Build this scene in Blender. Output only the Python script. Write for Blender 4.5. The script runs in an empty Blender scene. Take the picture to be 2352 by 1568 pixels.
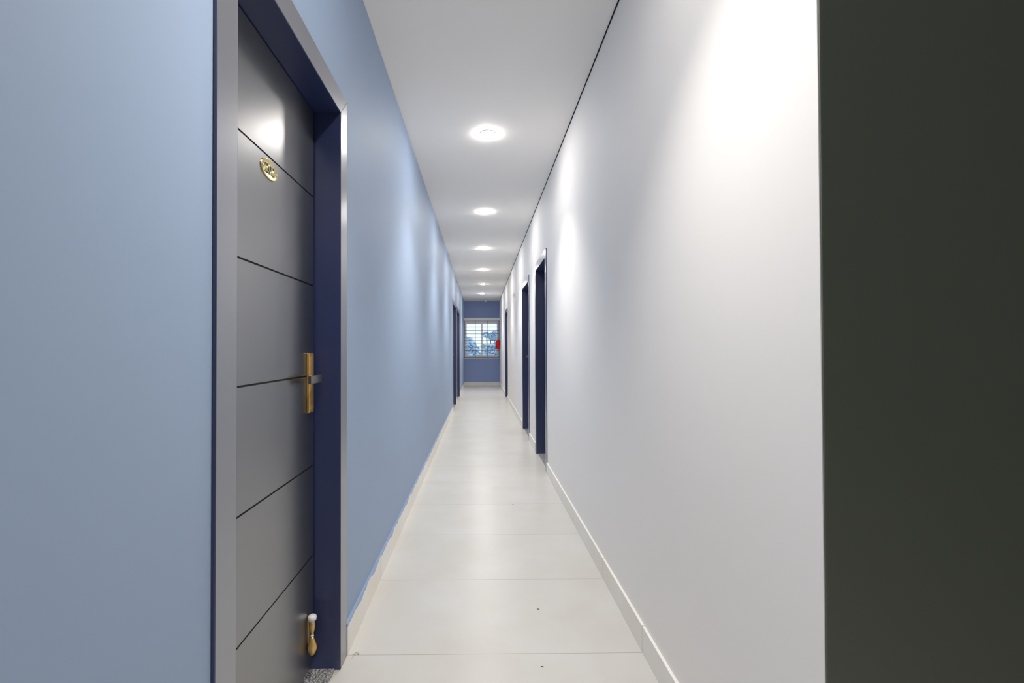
import bpy, bmesh, math, random
from mathutils import Vector, Matrix

scene = bpy.context.scene
C = scene.collection
R = random.Random(7)

# ------------------------------------------------------------------ camera
W, H = 2352, 1568
F_PX, YAW, PITCH, ROLL = 1083.1, 0.00818, 0.01225, -0.00312
SX, SY = -64.3, 4.9                                   # principal point off the centre (cropped photo)
EYE = Vector((0, 0, 1.2))
cam_data = bpy.data.cameras.new('camera')
cam = bpy.data.objects.new('camera', cam_data); C.objects.link(cam)
fwd = Vector((math.sin(YAW) * math.cos(PITCH), math.cos(YAW) * math.cos(PITCH), math.sin(PITCH)))
right = Vector((math.cos(YAW), -math.sin(YAW), 0))
up = right.cross(fwd)
c_, s_ = math.cos(ROLL), math.sin(ROLL)
r2 = right * c_ + up * s_
u2 = up * c_ - right * s_
m = Matrix((r2, u2, -fwd)).transposed().to_4x4()
m.translation = EYE
cam.matrix_world = m
cam_data.sensor_fit = 'HORIZONTAL'
cam_data.sensor_width = 36
cam_data.lens = F_PX * 36 / W
cam_data.shift_x = -SX / W
cam_data.shift_y = SY / W
cam_data.clip_start = 0.02
cam_data.clip_end = 300
scene.camera = cam

# ------------------------------------------------------------------ world and exposure
world = bpy.data.worlds.new('sky'); scene.world = world
world.use_nodes = True
bg = world.node_tree.nodes['Background']
bg.inputs[0].default_value = (0.90, 0.96, 1.0, 1)
bg.inputs[1].default_value = 0.92
LAMP = 245.0                                           # radiance of the downlight diffusers
BEAM_DEG = 100
BEAM = 84.0                                            # watts of each downlight's beam
LAMP_COL = (1.0, 0.955, 0.90)
scene.view_settings.view_transform = 'Standard'
scene.view_settings.look = 'None'
scene.view_settings.exposure = 0.36
scene.view_settings.gamma = 1.0
scene.view_settings.use_curve_mapping = False

# ------------------------------------------------------------------ dimensions
DL, DR = 0.535, 0.648        # wall planes left (x = -DL) and right (x = DR)
SKL, SKR = 0.524, 0.637      # skirting faces
HC = 2.811                   # ceiling
YE = 15.776                  # end wall
YJ = 1.874                   # a floor joint; joints repeat every 0.6
YC = 0.888                   # corner where the white wall ends
YB = -3.0                    # lobby back wall
XR = 2.0                     # lobby right wall
FACE = 0.008                 # frame stands proud of the wall
FW = 0.083                   # frame face width
DTOP = 2.185
LEAF = 0.092                 # leaf set back from the wall plane

# ------------------------------------------------------------------ materials
def srgb(r, g, b):
    f = lambda v: v / 12.92 if v <= 0.04045 else ((v + 0.055) / 1.055) ** 2.4
    return (f(r / 255), f(g / 255), f(b / 255), 1)

def mat(name, col, rough=0.5, metal=0.0, spec=None, coat=0.0, ior=None, noise=0.0, nscale=8.0, bump=0.0, bscale=200.0, nstretch=(1, 1, 1)):
    m = bpy.data.materials.new(name); m.use_nodes = True
    nt = m.node_tree; N = nt.nodes; b = N['Principled BSDF']
    b.inputs['Base Color'].default_value = col
    b.inputs['Roughness'].default_value = rough
    b.inputs['Metallic'].default_value = metal
    if spec is not None: b.inputs['Specular IOR Level'].default_value = spec
    if ior: b.inputs['IOR'].default_value = ior
    b.inputs['Coat Weight'].default_value = coat
    geo = N.new('ShaderNodeNewGeometry')
    mp = N.new('ShaderNodeMapping'); mp.inputs['Scale'].default_value = nstretch
    nt.links.new(geo.outputs['Position'], mp.inputs['Vector'])
    if noise:
        n = N.new('ShaderNodeTexNoise'); n.inputs['Scale'].default_value = nscale; n.inputs['Detail'].default_value = 4
        nt.links.new(mp.outputs[0], n.inputs['Vector'])
        r = N.new('ShaderNodeMapRange'); r.inputs['To Min'].default_value = 1 - noise; r.inputs['To Max'].default_value = 1 + noise
        nt.links.new(n.outputs['Fac'], r.inputs['Value'])
        h = N.new('ShaderNodeHueSaturation'); h.inputs['Color'].default_value = col
        nt.links.new(r.outputs[0], h.inputs['Value'])
        nt.links.new(h.outputs[0], b.inputs['Base Color'])
    if bump:
        n = N.new('ShaderNodeTexNoise'); n.inputs['Scale'].default_value = bscale; n.inputs['Detail'].default_value = 3
        nt.links.new(mp.outputs[0], n.inputs['Vector'])
        bp = N.new('ShaderNodeBump'); bp.inputs['Strength'].default_value = bump; bp.inputs['Distance'].default_value = 0.001
        nt.links.new(n.outputs['Fac'], bp.inputs['Height'])
        nt.links.new(bp.outputs[0], b.inputs['Normal'])
    return m

def math_node(nt, op, a, b=None, c=None):
    n = nt.nodes.new('ShaderNodeMath'); n.operation = op
    for i, v in enumerate((a, b, c)):
        if v is None: continue
        if isinstance(v, (int, float)): n.inputs[i].default_value = v
        else: nt.links.new(v, n.inputs[i])
    return n.outputs[0]

M = {}
M['blue_wall'] = mat('blue_wall_paint', srgb(152, 171, 198), 0.6, spec=0.35, noise=0.02, nscale=2.5, bump=0.15, bscale=90)
M['white_wall'] = mat('white_wall_paint', srgb(241, 238, 236), 0.7, noise=0.012, nscale=2, bump=0.12, bscale=90)
M['ceiling'] = mat('ceiling_paint', srgb(253, 249, 244), 0.8, noise=0.01, nscale=1.5, bump=0.08, bscale=60)
M['slate_wall'] = mat('slate_blue_paint', srgb(142, 160, 205), 0.6, noise=0.03, nscale=5, bump=0.15, bscale=90)
M['dark_wall'] = mat('dark_olive_paint', srgb(90, 93, 83), 0.55, noise=0.05, nscale=1.6, bump=0.15, bscale=90)
M['door'] = mat('dark_satin_laminate', srgb(22, 27, 36), 0.30, ior=3.8, noise=0.06, nscale=3, bump=0.02, bscale=300, nstretch=(1, 6, 0.5))
M['frame'] = mat('dark_satin_frame', srgb(38, 48, 90), 0.36, ior=1.8, noise=0.05, nscale=3, nstretch=(1, 1, 0.4))
M['casing'] = mat('frame_face_painted_sheen', srgb(158, 160, 166), 0.3, metal=0.8, ior=2.5, noise=0.05, nscale=3, nstretch=(1, 1, 0.4))  # front of the same frame, reflected wall sheen painted in as lighter metal
M['groove'] = mat('groove_shadow_black', srgb(18, 16, 18), 0.6)
M['brass'] = mat('polished_brass', srgb(226, 188, 118), 0.42, metal=0.8, noise=0.08, nscale=60)
M['pale_brass'] = mat('pale_brass', srgb(214, 196, 140), 0.3, metal=1.0, noise=0.08, nscale=50)
M['nickel'] = mat('satin_nickel', srgb(176, 172, 160), 0.3, metal=1.0, noise=0.05, nscale=60)
M['chrome'] = mat('chrome', srgb(235, 235, 235), 0.15, metal=1.0, noise=0.03, nscale=60)
M['white_plastic'] = mat('white_plastic', srgb(232, 232, 230), 0.35, noise=0.02, nscale=20)
M['white_upvc'] = mat('white_window_profile', srgb(248, 248, 248), 0.35, noise=0.02, nscale=10)
M['ledge'] = mat('ledge_white', srgb(246, 246, 248), 0.5, noise=0.03, nscale=10)
M['steel_rod'] = mat('grille_rod_paint', srgb(104, 104, 126), 0.5, metal=0.2, noise=0.05, nscale=20)
M['red'] = mat('red_enamel', srgb(235, 8, 20), 0.22, coat=0.4, noise=0.03, nscale=20)
M['black'] = mat('black_rubber', srgb(22, 22, 26), 0.45, noise=0.1, nscale=30)
M['label_white'] = mat('paper_label', srgb(226, 222, 214), 0.5, noise=0.08, nscale=60)
M['reveal'] = mat('black_shadow_strip', srgb(8, 8, 12), 0.8, noise=0.1, nscale=30)
M['bark'] = mat('bark', srgb(110, 112, 118), 0.9, noise=0.3, nscale=12)
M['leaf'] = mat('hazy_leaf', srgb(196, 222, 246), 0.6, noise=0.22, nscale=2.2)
M['leaf_green'] = mat('hazy_green_leaf', srgb(190, 224, 226), 0.6, noise=0.2, nscale=2.5)  # outdoor haze put into the colour as pale blue-green
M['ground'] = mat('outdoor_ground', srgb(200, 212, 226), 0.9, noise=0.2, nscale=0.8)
M['debris'] = mat('dry_debris', srgb(96, 82, 66), 0.9, noise=0.2, nscale=200)
M['pencil'] = mat('pencil_graphite', srgb(110, 106, 104), 0.7, noise=0.2, nscale=200)

def tile_material(lo=(197, 194, 188), hi=(204, 203, 200)):
    m = bpy.data.materials.new('ivory_floor_tile'); m.use_nodes = True
    nt = m.node_tree; N = nt.nodes; b = N['Principled BSDF']
    geo = N.new('ShaderNodeNewGeometry'); sep = N.new('ShaderNodeSeparateXYZ')
    nt.links.new(geo.outputs['Position'], sep.inputs[0])
    y = math_node(nt, 'SUBTRACT', sep.outputs['Y'], YJ - 30.0 * 0.6 - 0.3)
    md = math_node(nt, 'MODULO', y, 0.6)
    d = math_node(nt, 'ABSOLUTE', math_node(nt, 'SUBTRACT', md, 0.3))
    joint = math_node(nt, 'LESS_THAN', d, 0.0011)
    tile_id = math_node(nt, 'FLOOR', math_node(nt, 'DIVIDE', math_node(nt, 'SUBTRACT', sep.outputs['Y'], YJ - 18.0), 0.6))
    wn = N.new('ShaderNodeTexWhiteNoise'); wn.noise_dimensions = '1D'
    nt.links.new(tile_id, wn.inputs['W'])
    n1 = N.new('ShaderNodeTexNoise'); n1.inputs['Scale'].default_value = 3.0; n1.inputs['Detail'].default_value = 6
    nt.links.new(geo.outputs['Position'], n1.inputs['Vector'])
    cr = N.new('ShaderNodeValToRGB')
    cr.color_ramp.elements[0].position = 0.3; cr.color_ramp.elements[0].color = srgb(*lo)
    cr.color_ramp.elements[1].position = 0.7; cr.color_ramp.elements[1].color = srgb(*hi)
    nt.links.new(n1.outputs['Fac'], cr.inputs['Fac'])
    hs = N.new('ShaderNodeHueSaturation')
    val = N.new('ShaderNodeMapRange'); val.inputs['To Min'].default_value = 0.985; val.inputs['To Max'].default_value = 1.01
    nt.links.new(wn.outputs['Value'], val.inputs['Value']); nt.links.new(val.outputs[0], hs.inputs['Value'])
    nt.links.new(cr.outputs[0], hs.inputs['Color'])
    # faint yellowish smudges where feet have been
    n2 = N.new('ShaderNodeTexNoise'); n2.inputs['Scale'].default_value = 5.5; n2.inputs['Detail'].default_value = 8; n2.inputs['Roughness'].default_value = 0.7
    nt.links.new(geo.outputs['Position'], n2.inputs['Vector'])
    st = N.new('ShaderNodeMapRange'); st.inputs['From Min'].default_value = 0.62; st.inputs['From Max'].default_value = 0.8
    st.inputs['To Max'].default_value = 0.35
    nt.links.new(n2.outputs['Fac'], st.inputs['Value'])
    mx0 = N.new('ShaderNodeMixRGB'); mx0.inputs['Color2'].default_value = srgb(214, 203, 182)
    nt.links.new(st.outputs[0], mx0.inputs['Fac']); nt.links.new(hs.outputs[0], mx0.inputs['Color1'])
    mx = N.new('ShaderNodeMixRGB'); mx.inputs['Color2'].default_value = srgb(150, 138, 122)
    nt.links.new(joint, mx.inputs['Fac']); nt.links.new(mx0.outputs[0], mx.inputs['Color1'])
    nt.links.new(mx.outputs[0], b.inputs['Base Color'])
    b.inputs['Roughness'].default_value = 0.3
    b.inputs['Specular IOR Level'].default_value = 0.4
    return m, mx, sep, geo
M['tile'] = tile_material()[0]
M['skirt'] = tile_material((232, 228, 219), (238, 236, 232))[0]; M['skirt'].name = 'ivory_skirting_tile'

def painted_skirting():
    """skirting tile whose top edge is daubed with the blue wall paint, ragged along its lower edge"""
    m, mx, sep, geo = tile_material((232, 228, 219), (238, 236, 232)); m.name = 'ivory_skirting_with_blue_daubs'
    nt = m.node_tree; N = nt.nodes; b = N['Principled BSDF']
    n = N.new('ShaderNodeTexNoise'); n.inputs['Scale'].default_value = 7; n.inputs['Detail'].default_value = 5
    mp = N.new('ShaderNodeMapping'); mp.inputs['Scale'].default_value = (0, 1, 0)
    nt.links.new(geo.outputs['Position'], mp.inputs['Vector']); nt.links.new(mp.outputs[0], n.inputs['Vector'])
    edge = math_node(nt, 'MULTIPLY_ADD', n.outputs['Fac'], 0.075, 0.074)
    paint = math_node(nt, 'GREATER_THAN', sep.outputs['Z'], edge)
    m2 = N.new('ShaderNodeMixRGB'); m2.inputs['Color2'].default_value = srgb(142, 162, 194)
    nt.links.new(paint, m2.inputs['Fac']); nt.links.new(mx.outputs[0], m2.inputs['Color1'])
    nt.links.new(m2.outputs[0], b.inputs['Base Color'])
    return m
M['skirt_left'] = painted_skirting()

def granite():
    m = bpy.data.materials.new('speckled_granite'); m.use_nodes = True
    nt = m.node_tree; N = nt.nodes; b = N['Principled BSDF']
    geo = N.new('ShaderNodeNewGeometry')
    v = N.new('ShaderNodeTexNoise'); v.inputs['Scale'].default_value = 140; v.inputs['Detail'].default_value = 6; v.inputs['Roughness'].default_value = 0.75
    nt.links.new(geo.outputs['Position'], v.inputs['Vector'])
    cr = N.new('ShaderNodeValToRGB'); e = cr.color_ramp.elements
    e[0].position = 0.42; e[0].color = srgb(70, 72, 78)
    e[1].position = 0.62; e[1].color = srgb(225, 222, 216)
    x = cr.color_ramp.elements.new(0.52); x.color = srgb(140, 140, 142)
    nt.links.new(v.outputs['Fac'], cr.inputs['Fac']); nt.links.new(cr.outputs[0], b.inputs['Base Color'])
    b.inputs['Roughness'].default_value = 0.3
    return m
M['granite'] = granite()

def glass_material():
    m = bpy.data.materials.new('clear_glass'); m.use_nodes = True
    nt = m.node_tree; N = nt.nodes; N.clear()
    out = N.new('ShaderNodeOutputMaterial'); t = N.new('ShaderNodeBsdfTransparent'); g = N.new('ShaderNodeBsdfGlossy')
    t.inputs['Color'].default_value = (0.95, 0.975, 0.98, 1); g.inputs['Roughness'].default_value = 0.02
    fr = N.new('ShaderNodeFresnel'); fr.inputs['IOR'].default_value = 1.45
    mx = N.new('ShaderNodeMixShader')
    nt.links.new(fr.outputs[0], mx.inputs[0]); nt.links.new(t.outputs[0], mx.inputs[1]); nt.links.new(g.outputs[0], mx.inputs[2])
    nt.links.new(mx.outputs[0], out.inputs[0])
    return m
M['glass'] = glass_material()

def lamp_material():
    m = bpy.data.materials.new('lit_diffuser'); m.use_nodes = True
    b = m.node_tree.nodes['Principled BSDF']
    b.inputs['Base Color'].default_value = (0.9, 0.9, 0.9, 1)
    b.inputs['Emission Color'].default_value = (LAMP_COL[0], LAMP_COL[1], LAMP_COL[2], 1)
    b.inputs['Emission Strength'].default_value = LAMP
    return m
M['lamp'] = lamp_material()

# ------------------------------------------------------------------ helpers
def add_box(bm, x0, x1, y0, y1, z0, z1, mi=0):
    x0, x1 = sorted((x0, x1)); y0, y1 = sorted((y0, y1)); z0, z1 = sorted((z0, z1))
    v = [bm.verts.new(p) for p in ((x0, y0, z0), (x1, y0, z0), (x1, y1, z0), (x0, y1, z0), (x0, y0, z1), (x1, y0, z1), (x1, y1, z1), (x0, y1, z1))]
    fs = [bm.faces.new([v[i] for i in f]) for f in ((0, 3, 2, 1), (4, 5, 6, 7), (0, 1, 5, 4), (1, 2, 6, 5), (2, 3, 7, 6), (3, 0, 4, 7))]
    for f in fs: f.material_index = mi
    return fs

def add_lathe(bm, prof, n=32, axis='Z', at=(0, 0, 0), mi=0, sx=1.0, sy=1.0):
    """prof: list of (radius, height)"""
    rings = []
    for r, h in prof:
        ring = []
        for k in range(n if r > 1e-6 else 1):
            a = 2 * math.pi * k / n
            p = (r * math.cos(a) * sx, r * math.sin(a) * sy, h)
            if axis == 'X': p = (p[2], p[0], p[1])
            elif axis == 'Y': p = (p[0], p[2], p[1])
            ring.append(bm.verts.new((p[0] + at[0], p[1] + at[1], p[2] + at[2])))
        rings.append(ring)
    fs = []
    for A, B in zip(rings, rings[1:]):
        for k in range(n):
            a = [A[k % len(A)], A[(k + 1) % len(A)], B[(k + 1) % len(B)], B[k % len(B)]]
            u = []
            for q in a:
                if q not in u: u.append(q)
            if len(u) >= 3: fs.append(bm.faces.new(u))
    for f in fs: f.material_index = mi; f.smooth = True
    if len(rings[0]) > 1: bm.faces.new(rings[0]).material_index = mi
    if len(rings[-1]) > 1: bm.faces.new(list(reversed(rings[-1]))).material_index = mi

def add_tube(bm, pts, r, n=8, mi=0):
    pts = [Vector(p) for p in pts]; rings = []
    ref = None
    for i, p in enumerate(pts):
        t = (pts[min(i + 1, len(pts) - 1)] - pts[max(i - 1, 0)]).normalized()
        if ref is None:
            ref = Vector((0, 0, 1)) if abs(t.z) < 0.9 else Vector((1, 0, 0))
        a = t.cross(ref).normalized(); b = a.cross(t).normalized(); ref = b
        rr = r[i] if isinstance(r, (list, tuple)) else r
        rings.append([bm.verts.new(p + a * rr * math.cos(2 * math.pi * k / n) + b * rr * math.sin(2 * math.pi * k / n)) for k in range(n)])
    for A, B in zip(rings, rings[1:]):
        for k in range(n):
            f = bm.faces.new((A[k], A[(k + 1) % n], B[(k + 1) % n], B[k])); f.smooth = True; f.material_index = mi
    bm.faces.new(list(reversed(rings[0]))).material_index = mi
    bm.faces.new(rings[-1]).material_index = mi

def bevel(bm, w, seg=2):
    bmesh.ops.bevel(bm, geom=[e for e in bm.edges], offset=w, segments=seg, profile=0.7, affect='EDGES', clamp_overlap=True)

def obj(name, bm, mats, parent=None, loc=None):
    bmesh.ops.recalc_face_normals(bm, faces=bm.faces)
    me = bpy.data.meshes.new(name); bm.to_mesh(me); bm.free()
    for mm in (mats if isinstance(mats, (list, tuple)) else [mats]): me.materials.append(mm)
    o = bpy.data.objects.new(name, me); C.objects.link(o)
    if parent: o.parent = parent
    if loc: o.location = loc
    return o

def boxes(name, lst, mt, parent=None, bev=0.0):
    bm = bmesh.new()
    for b in lst: add_box(bm, *b)
    if bev: bevel(bm, bev)
    return obj(name, bm, mt, parent)

def struct(o, label=None):
    o['kind'] = 'structure'
    if label: o['label'] = label
    return o

def thing(o, label, cat, group=None):
    o['label'] = label; o['category'] = cat
    if group: o['group'] = group
    return o

def empty(name, loc=(0, 0, 0)):
    o = bpy.data.objects.new(name, None); C.objects.link(o); o.location = loc
    o.empty_display_size = 0.1
    return o

# ------------------------------------------------------------------ shell
T = 0.2
LEFT_DOORS = [(0.945, 1.871), (9.18, 10.42), (10.74, 12.14)]
RIGHT_DOORS = [(4.57, 5.505), (6.19, 7.20), (11.11, 12.05)]

def wall_with_doors(x0, x1, y0, y1, doors):
    L = []; y = y0
    for a, b in doors:
        L.append((x0, x1, y, a + 0.012, 0, HC)); L.append((x0, x1, a + 0.012, b - 0.012, DTOP - 0.012, HC)); y = b - 0.012
    L.append((x0, x1, y, y1, 0, HC))
    return L
struct(boxes('wall_left', wall_with_doors(-DL - T, -DL, YB, YE, LEFT_DOORS), M['blue_wall']), 'pale blue painted corridor wall')
struct(boxes('wall_right', wall_with_doors(DR, DR + T, YC + 0.004, YE, RIGHT_DOORS), M['white_wall']), 'white painted corridor wall')
# dark return wall beside the end of the white wall, facing the camera
struct(boxes('wall_near', [(DR + 0.002, XR, YC, YC + 0.15, 0, HC)], M['dark_wall'], bev=0.003), 'dark olive grey wall at the right edge')
struct(boxes('wall_lobby', [(XR, XR + T, YB, YC + 0.15, 0, HC)], M['dark_wall']))
struct(boxes('wall_back', [(-DL - T, XR + T, YB - T, YB, 0, HC)], M['dark_wall']))
struct(boxes('floor', [(-DL - T, XR + T, YB - T, YE + T, -0.15, 0)], M['tile']), 'ivory large format tiled floor')
struct(boxes('ceiling', [(-DL - T, XR + T, YB - T, YE + T, HC, HC + 0.15)], M['ceiling']), 'white flat ceiling')
WZ0, WZ1 = 0.925, 2.175
WX0, WX1 = -DL + 0.008, DR - 0.006
struct(boxes('wall_end', [(-DL - T, DR + T, YE, YE + T, 0, WZ0), (-DL - T, DR + T, YE, YE + T, WZ1, HC),
                          (-DL - T, WX0, YE, YE + T, WZ0, WZ1), (WX1, DR + T, YE, YE + T, WZ0, WZ1)], M['slate_wall']), 'slate blue end wall')
# black strip standing in for the shaded gap between ceiling and white wall
strips = []; y = 1.31
while y < YE:
    strips.append((DR - 0.0065, DR - 0.0005, y + 0.006, min(y + 1.03, YE - 0.01), HC - 0.003, HC - 0.0002)); y += 1.03
struct(boxes('shadow_strip_1', strips, M['reveal']), 'thin black shadow strip between ceiling and white wall')
# skirtings
def skirting(name, xa, xb, doors, y0, y1, h, mt):
    L = []; y = y0
    for a, b in doors: L.append((xa, xb, y, a, 0.0, h)); y = b
    L.append((xa, xb, y, y1, 0.0, h))
    bm = bmesh.new()
    for b in L: add_box(bm, *b)
    return struct(obj(name, bm, mt))
skirting('baseboard_left', -DL - 0.001, -SKL, LEFT_DOORS, YB, YE, 0.122, M['skirt_left'])
skirting('baseboard_right', SKR, DR + 0.001, RIGHT_DOORS, YC + 0.01, YE, 0.105, M['skirt'])
struct(boxes('baseboard_end', [(-SKL, SKR, YE - 0.011, YE + 0.001, 0, 0.108)], M['skirt']))

# ------------------------------------------------------------------ doors
def make_door(n, s, y0, y1, ztop, label, number=None, stopper=False, handle=True, flip=False):
    """s = -1 on the left wall, +1 on the right wall; the frame's outer faces run from y0 to y1"""
    d = DL if s < 0 else DR
    root = empty('door_%d' % n, (s * d, (y0 + y1) / 2, 0)); struct(root, label)
    ox, oy = s * d, (y0 + y1) / 2
    X = lambda v: s * v                                # v measured into the wall from its face
    # frame: head and jambs, mitred at the corners, with a stop behind the leaf
    bm = bmesh.new()
    a, b = y0 - oy, y1 - oy
    xf, xb = -FACE, 0.165
    st = 0.012
    outer = [(a, 0.002), (a, ztop), (b, ztop), (b, 0.002)]
    inner = [(a + FW, 0.002), (a + FW, ztop - FW), (b - FW, ztop - FW), (b - FW, 0.002)]
    V = {}
    for tag_, loop in (('o', outer), ('i', inner)):
        for k, (y, z) in enumerate(loop):
            for q, xx in (('f', xf), ('b', xb)): V[tag_, k, q] = bm.verts.new((X(xx), y, z))
    for k in range(3):
        bm.faces.new((V['o', k, 'f'], V['o', k + 1, 'f'], V['i', k + 1, 'f'], V['i', k, 'f'])).material_index = 1
        bm.faces.new((V['o', k, 'b'], V['i', k, 'b'], V['i', k + 1, 'b'], V['o', k + 1, 'b']))
        bm.faces.new((V['o', k, 'f'], V['o', k, 'b'], V['o', k + 1, 'b'], V['o', k + 1, 'f']))
        bm.faces.new((V['i', k, 'f'], V['i', k + 1, 'f'], V['i', k + 1, 'b'], V['i', k, 'b']))
    for k in (0, 3):
        bm.faces.new((V['o', k, 'f'], V['i', k, 'f'], V['i', k, 'b'], V['o', k, 'b']))
    bmesh.ops.recalc_face_normals(bm, faces=bm.faces)
    bmesh.ops.bevel(bm, geom=[e for e in bm.edges if all(abs(v.co.x - X(xf)) < 1e-6 for v in e.verts)], offset=0.0022, segments=3, profile=0.5, affect='EDGES')
    ia, ib, it = a + FW, b - FW, ztop - FW
    for bb in ((ia - 0.002, ia + st, 0.002, it), (ib - st, ib + 0.002, 0.002, it)):
        add_box(bm, X(LEAF + 0.037), X(xb - 0.001), bb[0], bb[1], bb[2], bb[3])
    add_box(bm, X(LEAF + 0.037), X(xb - 0.001), ia, ib, it - st, it + 0.002)
    obj('door_frame', bm, [M['frame'], M['casing']], root)
    # leaf with horizontal grooves cut into its face
    g, dep = 0.0028, 0.003
    zs = [0.434, 0.769, 1.105, 1.441, 1.775]
    z0, z1 = 0.04, it - 0.004
    prof = [(LEAF + 0.034, z0), (LEAF, z0)]
    for z in zs: prof += [(LEAF, z - g), (LEAF + dep, z - g * 0.6), (LEAF + dep, z + g * 0.6), (LEAF, z + g)]
    prof += [(LEAF, z1), (LEAF + 0.034, z1)]
    bm = bmesh.new()
    ya, yb = ia + 0.004, ib - 0.011
    A = [bm.verts.new((X(x), ya, z)) for x, z in prof]; B = [bm.verts.new((X(x), yb, z)) for x, z in prof]
    k = len(prof)
    for i in range(k):
        f = bm.faces.new((A[i], A[(i + 1) % k], B[(i + 1) % k], B[i]))
        q = (i - 1) % 4
        if 1 <= i - 0 <= 4 * len(zs) and (i - 1) % 4 in (1, 2, 3): f.material_index = 1
    bm.faces.new(A); bm.faces.new(list(reversed(B)))
    leaf = obj('door_leaf', bm, [M['door'], M['groove']], root)
    # granite threshold
    th = boxes('threshold', [(X(0.014), X(0.19), a + 0.013, b - 0.013, -0.01, 0.006)], M['granite'], root)
    th['label'] = 'speckled grey granite threshold'
    if handle:
        hy = yb - 0.047 if not flip else ya + 0.047                                # far side of the leaf
        bm = bmesh.new(); add_box(bm, X(LEAF - 0.011), X(LEAF + 0.0005), hy - 0.022, hy + 0.022, 0.972, 1.188); bevel(bm, 0.004, 3)
        # a raised rib down the middle and a key cylinder
        add_box(bm, X(LEAF - 0.014), X(LEAF - 0.009), hy - 0.012, hy + 0.012, 0.985, 1.175)
        pl = obj('handle_plate', bm, M['brass'], leaf); pl['label'] = 'tall brass handle backplate'
        bm = bmesh.new()
        add_tube(bm, [(X(LEAF - 0.012), hy - 0.002, 1.096), (X(LEAF - 0.038), hy - 0.002, 1.096)], 0.009, 16)
        fs0 = len(bm.faces)
        b2 = bmesh.new(); add_box(b2, X(LEAF - 0.046), X(LEAF - 0.033), *((hy - 0.010, hy + 0.098) if flip else (hy - 0.098, hy + 0.010)), 1.081, 1.111); bevel(b2, 0.004, 3)
        tmp = bpy.data.meshes.new('t'); b2.to_mesh(tmp); b2.free(); bm.from_mesh(tmp); bpy.data.meshes.remove(tmp)
        lv = obj('handle_lever', bm, M['nickel'], leaf); lv['label'] = 'satin nickel lever'
    if number:
        py, pz = 1.403 - oy, 1.736
        bm = bmesh.new()
        prof_ = [(1.0, -0.001), (1.0, 0.002), (0.965, 0.0035), (0.93, 0.0028), (0.90, 0.0022), (0.0, 0.0024)]
        add_lathe(bm, [(r * 0.055, h) for r, h in prof_], 48, 'X', (0, 0, 0), sx=1.0, sy=0.029 / 0.055)
        bmesh.ops.translate(bm, verts=bm.verts, vec=(X(LEAF), py, pz))
        for v in bm.verts: v.co.x = X(LEAF) - s * (v.co.x - X(LEAF))
        pn = obj('number_plate', bm, M['pale_brass'], leaf); pn['label'] = 'oval brass plate with the number %s' % number
        cu = bpy.data.curves.new('n', 'FONT'); cu.body = number; cu.size = 0.04; cu.extrude = 0.0012; cu.bevel_depth = 0.0004
        cu.align_x = 'CENTER'; cu.align_y = 'CENTER'
        to = bpy.data.objects.new('n', cu); C.objects.link(to)
        dg = bpy.context.evaluated_depsgraph_get()
        me = bpy.data.meshes.new_from_object(to.evaluated_get(dg)); bpy.data.objects.remove(to)
        me.materials.clear(); me.materials.append(M['nickel'])
        # x -> +Y, y -> +Z, normal -> +X
        me.transform(Matrix(((0, 0, 1, 0), (1, 0, 0, 0), (0, 1, 0, 0), (0, 0, 0, 1))))
        me.transform(Matrix.Translation((X(LEAF) + 0.0032, py, pz)))
        dgt = bpy.data.objects.new('number_digits', me); C.objects.link(dgt); dgt.parent = leaf
        dgt['label'] = 'raised metal digits %s' % number
        for dy in (-0.044, 0.044):
            bm = bmesh.new(); add_lathe(bm, [(0.0052, 0), (0.005, 0.0015), (0.0035, 0.0028), (0, 0.0032)], 16, 'X', (X(LEAF) + 0.002, py + dy, pz))
            sc = obj('screw', bm, M['chrome'], leaf)
    if stopper:
        sy, dx = 1.722 - oy, X(LEAF - 0.017)
        bm = bmesh.new()
        add_box(bm, X(LEAF - 0.004), X(LEAF + 0.0005), sy + 0.002, sy + 0.012, 0.135, 0.235)
        bevel(bm, 0.0015, 2)
        add_lathe(bm, [(0.0095, 0.222), (0.0095, 0.198), (0.0078, 0.188), (0.005, 0.178), (0.004, 0.172)], 24, 'Z', (dx, sy, 0))
        add_lathe(bm, [(0.005, 0.166), (0.0075, 0.155), (0.012, 0.143), (0.0165, 0.130), (0.0155, 0.118), (0.010, 0.106), (0.006, 0.100)], 24, 'Z', (dx, sy, 0))
        ds = obj('door_stopper', bm, M['brass'], leaf); ds['label'] = 'small brass door stopper near the floor'
        bm = bmesh.new()
        add_lathe(bm, [(0, 0.243), (0.009, 0.2425), (0.0145, 0.239), (0.0155, 0.234), (0.0145, 0.226), (0.0095, 0.2215), (0, 0.2215)], 24, 'Z', (dx, sy, 0))
        add_lathe(bm, [(0, 0.173), (0.0055, 0.172), (0.0062, 0.169), (0.0055, 0.166), (0, 0.165)], 20, 'Z', (dx, sy, 0))
        ct = obj('stopper_cap', bm, M['white_plastic'], leaf); ct['label'] = 'pale cap of the stopper'
    return root

make_door(1, -1, *LEFT_DOORS[0], DTOP, 'nearest dark door in the blue wall with an oval brass number plate', number='202', stopper=True)
make_door(2, -1, *LEFT_DOORS[1], DTOP, 'farther dark door in the blue wall, first of the far pair')
make_door(3, -1, *LEFT_DOORS[2], DTOP, 'dark door in the blue wall closest to the window')
make_door(4, 1, *RIGHT_DOORS[0], DTOP, 'nearest dark door in the white wall', flip=True)
make_door(5, 1, *RIGHT_DOORS[1], DTOP, 'middle dark door in the white wall')
make_door(6, 1, *RIGHT_DOORS[2], DTOP, 'dark door in the white wall closest to the window')

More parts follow.
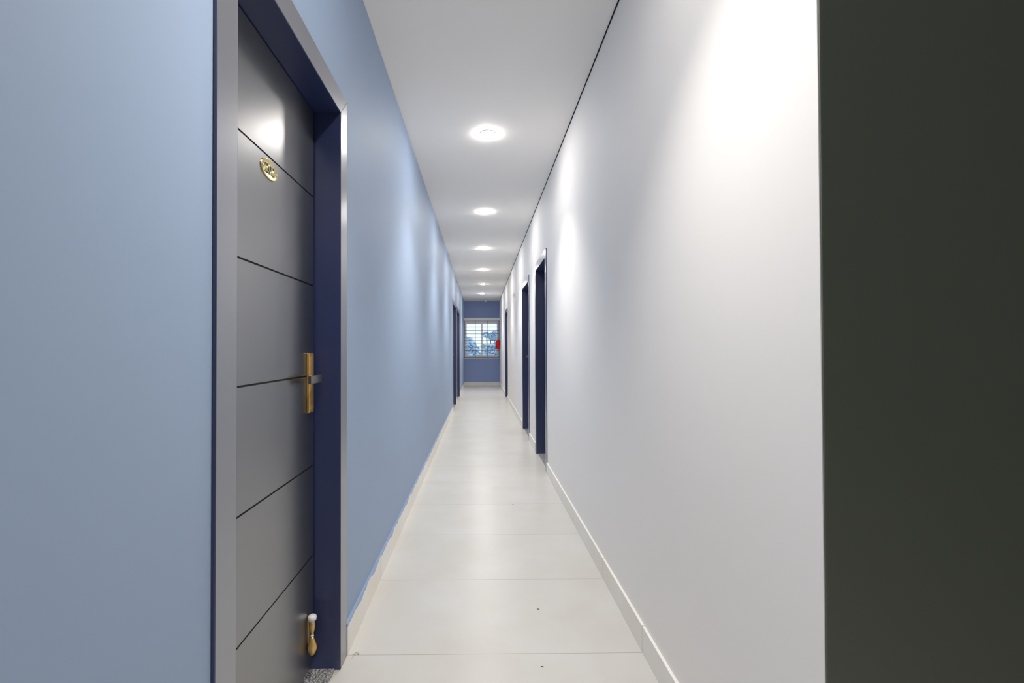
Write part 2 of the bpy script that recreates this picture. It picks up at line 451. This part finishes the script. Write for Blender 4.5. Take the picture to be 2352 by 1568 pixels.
# ------------------------------------------------------------------ window
win = empty('window_1', (0.056, YE + 0.1, WZ0)); struct(win, 'white two-pane sliding window with steel grille')
wx, wy, wz = win.location
def wb(name, lst, mt, parent=None, bev=0.0):
    o = boxes(name, [(a - wx, b - wx, c - wy, d - wy, e - wz, f - wz) for a, b, c, d, e, f in lst], mt, parent or win, bev); return o
fy0, fy1 = YE + 0.07, YE + 0.14
wb('window_frame', [(WX0, WX0 + 0.03, fy0, fy1, WZ0, WZ1), (WX1 - 0.035, WX1, fy0, fy1, WZ0, WZ1),
                    (WX0 + 0.03, WX1 - 0.035, fy0, fy1, WZ1 - 0.06, WZ1), (WX0 + 0.03, WX1 - 0.035, fy0, fy1, WZ0, WZ0 + 0.045)], M['white_upvc'])
def sash(x0, x1, y0, y1):
    w = 0.042; za, zb = WZ0 + 0.045, WZ1 - 0.06
    f = wb('sash', [(x0, x0 + w, y0, y1, za, zb), (x1 - w, x1, y0, y1, za, zb), (x0 + w, x1 - w, y0, y1, zb - w, zb), (x0 + w, x1 - w, y0, y1, za, za + w)], M['white_upvc'])
    ym = (y0 + y1) / 2
    wb('pane', [(x0 + w - 0.004, x1 - w + 0.004, ym - 0.002, ym + 0.002, za + w - 0.004, zb - w + 0.004)], M['glass'], f)
sash(WX0 + 0.03, 0.082, fy0 + 0.036, fy0 + 0.064)
sash(0.038, WX1 - 0.035, fy0 + 0.004, fy0 + 0.032)
wb('window_sill', [(-DL + 0.001, DR - 0.001, YE - 0.03, fy0, WZ0 - 0.028, WZ0)], M['ledge'], bev=0.002)
wb('window_ledge', [(-DL + 0.001, DR - 0.001, YE - 0.045, YE + 0.02, WZ1 - 0.008, WZ1 + 0.08)], M['ledge'], bev=0.002)
# grille: horizontal and vertical rods on the room side
gy = YE + 0.03
bm = bmesh.new()
for k in range(11):
    z = 2.060 - 0.1118 * k - wz
    if z < 0.01: continue
    add_tube(bm, [(WX0 + 0.002 - wx, gy - wy, z), (WX1 - 0.002 - wx, gy - wy, z)], 0.0065, 8)
for x in (-0.158, 0.256):
    add_tube(bm, [(x - wx, gy - 0.011 - wy, 0.0), (x - wx, gy - 0.011 - wy, WZ1 - 0.008 - wz)], 0.0065, 8)
for x in (WX0 + 0.014, WX1 - 0.014):
    add_box(bm, x - 0.004 - wx, x + 0.004 - wx, gy - 0.018 - wy, gy - 0.006 - wy, 0.0, WZ1 - 0.008 - wz)
obj('window_grille', bm, M['steel_rod'], win)['label'] = 'thin steel security rods'

# ------------------------------------------------------------------ downlights
def make_downlight():
    root = empty('ceiling_downlight')
    bm = bmesh.new()
    add_lathe(bm, [(0.056, 0.0), (0.0585, 0.0), (0.0585, -0.003), (0.056, -0.0045), (0.0535, -0.003), (0.0535, 0.0)], 48)
    o = obj('trim_ring', bm, M['white_plastic'], root)
    bm = bmesh.new()
    add_lathe(bm, [(0.052, -0.0005), (0.053, -0.003), (0.052, -0.006), (0.048, -0.0095), (0.040, -0.0125), (0.028, -0.0145), (0.015, -0.0155), (0, -0.0158)], 48)
    obj('diffuser', bm, M['lamp'], root)
    ld = bpy.data.lights.new('beam', 'SPOT'); ld.energy = BEAM; ld.color = LAMP_COL
    ld.spot_size = math.radians(BEAM_DEG); ld.spot_blend = 1.0; ld.shadow_soft_size = 0.03
    lo = bpy.data.objects.new('beam', ld); C.objects.link(lo); lo.parent = root; lo.location = (0, 0, -0.065)
    return root
LIGHT_LABELS = [
    'round lit ceiling downlight nearest the camera, largest in the row',
    'round lit ceiling downlight, second from the camera in the ceiling row',
    'round lit ceiling downlight, third from the camera in the ceiling row',
    'round lit ceiling downlight, third from the end wall in the ceiling row',
    'round lit ceiling downlight, second from the end wall in the ceiling row',
    'round lit ceiling downlight closest to the slate blue end wall']
proto = make_downlight()
for i, y in enumerate([3.504, 5.51, 7.5, 9.51, 11.6, 13.6, 1.1, -0.9, -2.5]):  # last three unseen; the nearer two added to even the white wall's light
    if i == 0: o = proto
    else:
        o = proto.copy(); C.objects.link(o)
        for ch in proto.children:
            c = ch.copy(); C.objects.link(c); c.parent = o
    o.location = (0.061, y, HC - 0.0002)
    lab = LIGHT_LABELS[i] if i < 6 else ['added unseen round ceiling downlight overhead above the camera', 'added unseen round ceiling downlight just behind the camera', 'round lit ceiling downlight by the back wall behind the camera'][i - 6]
    thing(o, lab, 'ceiling light', 'round downlights along the corridor ceiling')

# ------------------------------------------------------------------ fire extinguisher on the white wall by the window
ex = empty('fire_extinguisher', (DR - 0.072, 15.25, 1.205))
thing(ex, 'small red fire extinguisher hanging on the white wall beside the window', 'fire extinguisher')
bm = bmesh.new()
add_lathe(bm, [(0, 0.0), (0.052, 0.0), (0.058, 0.006), (0.06, 0.016), (0.06, 0.262), (0.056, 0.282), (0.044, 0.300), (0.026, 0.312), (0.016, 0.316), (0.016, 0.326), (0, 0.326)], 32)
cyl = obj('cylinder_body', bm, M['red'], ex)
obj('valve_collar', (lambda b: (add_lathe(b, [(0.018, 0.322), (0.018, 0.345), (0.012, 0.352), (0.012, 0.362), (0, 0.362)], 20), b)[1])(bmesh.new()), M['brass'], ex)
bm = bmesh.new()
add_box(bm, -0.009, 0.009, -0.075, 0.012, 0.352, 0.359); add_box(bm, -0.008, 0.008, -0.085, 0.012, 0.376, 0.384)
add_tube(bm, [(0, 0.008, 0.35), (0, 0.008, 0.385)], 0.007, 8)
obj('squeeze_handle', bm, M['black'], ex)
bm = bmesh.new()
add_tube(bm, [(-0.012, 0, 0.338), (-0.035, 0, 0.342), (-0.056, 0, 0.325), (-0.068, 0, 0.28), (-0.072, 0, 0.2), (-0.071, 0, 0.12), (-0.07, 0, 0.06)], [0.007] * 5 + [0.010, 0.012], 10)
obj('hose', bm, M['black'], ex)
bm = bmesh.new()
add_box(bm, 0.058, 0.0715, -0.016, 0.016, 0.12, 0.37); add_box(bm, 0.02, 0.062, -0.006, 0.006, 0.325, 0.333)
obj('wall_bracket', bm, M['black'], ex)
bm = bmesh.new()
add_lathe(bm, [(0.013, 0), (0.013, 0.01), (0.011, 0.012), (0, 0.012)], 20, 'Y', (0, -0.03, 0.34))
obj('pressure_gauge', bm, M['chrome'], ex)

# ------------------------------------------------------------------ small fittings
sd = empty('smoke_detector', (0.176, 15.45, HC - 0.0002)); thing(sd, 'small white dome smoke detector on the ceiling at the end wall', 'smoke detector')
bm = bmesh.new(); add_lathe(bm, [(0.058, 0.0), (0.058, -0.012), (0.052, -0.018)], 32); obj('base_ring', bm, M['white_plastic'], sd)
bm = bmesh.new(); add_lathe(bm, [(0.046, -0.016), (0.045, -0.03), (0.036, -0.045), (0.02, -0.053), (0, -0.055)], 32); obj('sensor_dome', bm, M['ledge'], sd)

sp = empty('switch_plate', (DR, 8.9, 2.227)); thing(sp, 'small white plate high on the white wall between the middle and far door', 'wall plate')
bm = bmesh.new(); add_box(bm, -0.010, 0.0005, -0.045, 0.045, -0.045, 0.045); bevel(bm, 0.003, 2); obj('cover', bm, M['white_plastic'], sp)
bm = bmesh.new(); add_box(bm, -0.0135, -0.009, -0.018, 0.018, -0.028, 0.020); obj('knockout', bm, M['steel_rod'], sp)

# debris on the floor and a pencil mark at the first joint
def flake(x, y, L, a, label):
    bm = bmesh.new()
    pts = [(-1, -0.15), (-0.4, 0.35), (0.3, 0.2), (1, 0.4), (0.8, -0.2), (0.1, -0.4), (-0.6, -0.45)]
    lo = [bm.verts.new((p[0] * L / 2, p[1] * L / 3, 0.0002)) for p in pts]
    hi = [bm.verts.new((p[0] * L / 2 * 0.85, p[1] * L / 3 * 0.8, 0.0022 + 0.0008 * R.random())) for p in pts]
    bm.faces.new(list(reversed(lo))); bm.faces.new(hi)
    for i in range(7): bm.faces.new((lo[i], lo[(i + 1) % 7], hi[(i + 1) % 7], hi[i]))
    o = obj('debris_flake', bm, M['debris'], None, (x, y, 0)); o.rotation_euler = (0, 0, a)
    thing(o, label, 'debris', 'brown flakes on the floor tiles')

def floor_at(px, py):
    u, v = px - W / 2 - SX, py - H / 2 - SY
    d = r2 * u - u2 * v + fwd * F_PX
    t = -EYE.z / d.z
    return EYE + d * t
for px, py, L, a, lab in ((1236, 1399, 0.013, -0.3, 'tiny brown flake on the floor tile, the farther of two mid-floor'),
                          (1245.5, 1531, 0.0115, -0.4, 'tiny brown flake on the floor tile closest to the camera'),
                          (1178, 1158, 0.010, 0.1, 'tiny brown speck on the floor beside a distant tile joint')):
    p = floor_at(px, py); flake(p.x, p.y, L, a, lab)
bm = bmesh.new()
pts = []
for k in range(15):
    t = k / 14 * 2 * math.pi
    pts.append((0.012 * math.cos(t) * (1 + 0.2 * math.sin(2 * t)), 0.010 * abs(math.sin(t)) + 0.004 * math.sin(t), 0.0006))
add_tube(bm, pts, 0.0006, 5)
add_tube(bm, [(-0.004, 0.0, 0.0006), (-0.010, -0.018, 0.0006), (-0.014, -0.022, 0.0006)], 0.0005, 5)
p = floor_at(817, 1504)
pm = obj('pencil_mark', bm, M['pencil'], None, (p.x, p.y, 0.0)); thing(pm, 'faint pencil squiggle on the first tile joint by the numbered door', 'mark')

# ------------------------------------------------------------------ outside: trees beyond the window
struct(boxes('ground', [(-30, 30, YE + 1.0, 80, -4.6, -4.5)], M['ground']))
def tree(x, y, zc, blobs, n, leaf, label, seed):
    rr = random.Random(seed)
    root = empty('garden_tree', (x, y, -4.5)); thing(root, label, 'tree', 'trees outside the window')
    bm = bmesh.new()
    top = Vector((0, 0, zc + 4.5))
    add_tube(bm, [(0, 0, 0), (0.08, 0.05, 2.0), (-0.05, 0, 3.5), tuple(top)], [0.16, 0.12, 0.08, 0.03], 10)
    for bx, bz, br in blobs:
        add_tube(bm, [(0, 0, 3.0 + 0.2 * bx), (bx * 0.5, 0.1, (bz + 4.5 + 3.0) / 2), (bx, 0.1, bz + 4.5)], [0.06, 0.035, 0.012], 7)
    obj('trunk', bm, M['bark'], root)
    bm = bmesh.new()
    tot = sum(b[2] ** 2 for b in blobs)
    for bx, bz, br in blobs:
        for _ in range(int(n * br * br / tot)):
            while True:
                q = Vector((rr.uniform(-1, 1), rr.uniform(-1, 1), rr.uniform(-1, 1)))
                if q.length <= 1: break
            q = q * (0.55 + 0.45 * rr.random())
            c = Vector((bx + q.x * br * 1.25, q.y * br, bz + 4.5 + q.z * br * 0.75))
            a = Vector((rr.gauss(0, 1), rr.gauss(0, 1), rr.gauss(0, 0.5))).normalized()
            b = a.cross(Vector((rr.gauss(0, 1), rr.gauss(0, 1), rr.gauss(0, 1)))).normalized()
            L = rr.uniform(0.06, 0.13); w = L * 0.5
            bm.faces.new([bm.verts.new(c + v) for v in (-a * L, b * w - a * L * 0.2, a * L, -b * w - a * L * 0.2)])
    f = obj('foliage', bm, leaf, root)
tree(-0.5, 25, 1.2, [(-0.15, 1.75, 0.22), (0.0, 1.45, 0.28), (-0.3, 1.3, 0.3), (0.25, 1.2, 0.25), (-0.1, 0.95, 0.35), (0.4, 0.85, 0.3), (-0.35, 0.7, 0.3), (0.2, 0.4, 0.5), (-0.5, 0.1, 0.6)], 2600, M['leaf'], 'pale hazy leafy tree behind the left window pane', 3)
tree(0.6, 27, 1.9, [(-0.25, 2.05, 0.2), (0.0, 1.98, 0.2), (0.28, 2.12, 0.22), (0.42, 1.85, 0.2), (0.1, 1.82, 0.15), (0.42, 1.5, 0.22), (0.1, 1.35, 0.28), (-0.25, 1.15, 0.25), (0.45, 1.05, 0.35), (0.0, 0.85, 0.4), (-0.3, 0.5, 0.4), (0.4, 0.4, 0.5)], 3600, M['leaf'], 'taller hazy leafy tree behind the right window pane', 5)
tree(0.25, 33, 0.3, [(0.0, 1.45, 0.22), (-0.6, 0.95, 0.4), (0.5, 1.3, 0.3), (0.1, 0.6, 0.5), (1.0, 0.8, 0.5), (-1.2, 0.8, 0.5), (0.4, 0.1, 0.7), (-0.7, 0.1, 0.7)], 2600, M['leaf_green'], 'low greenish tree between the two hazy trees outside the window', 9)
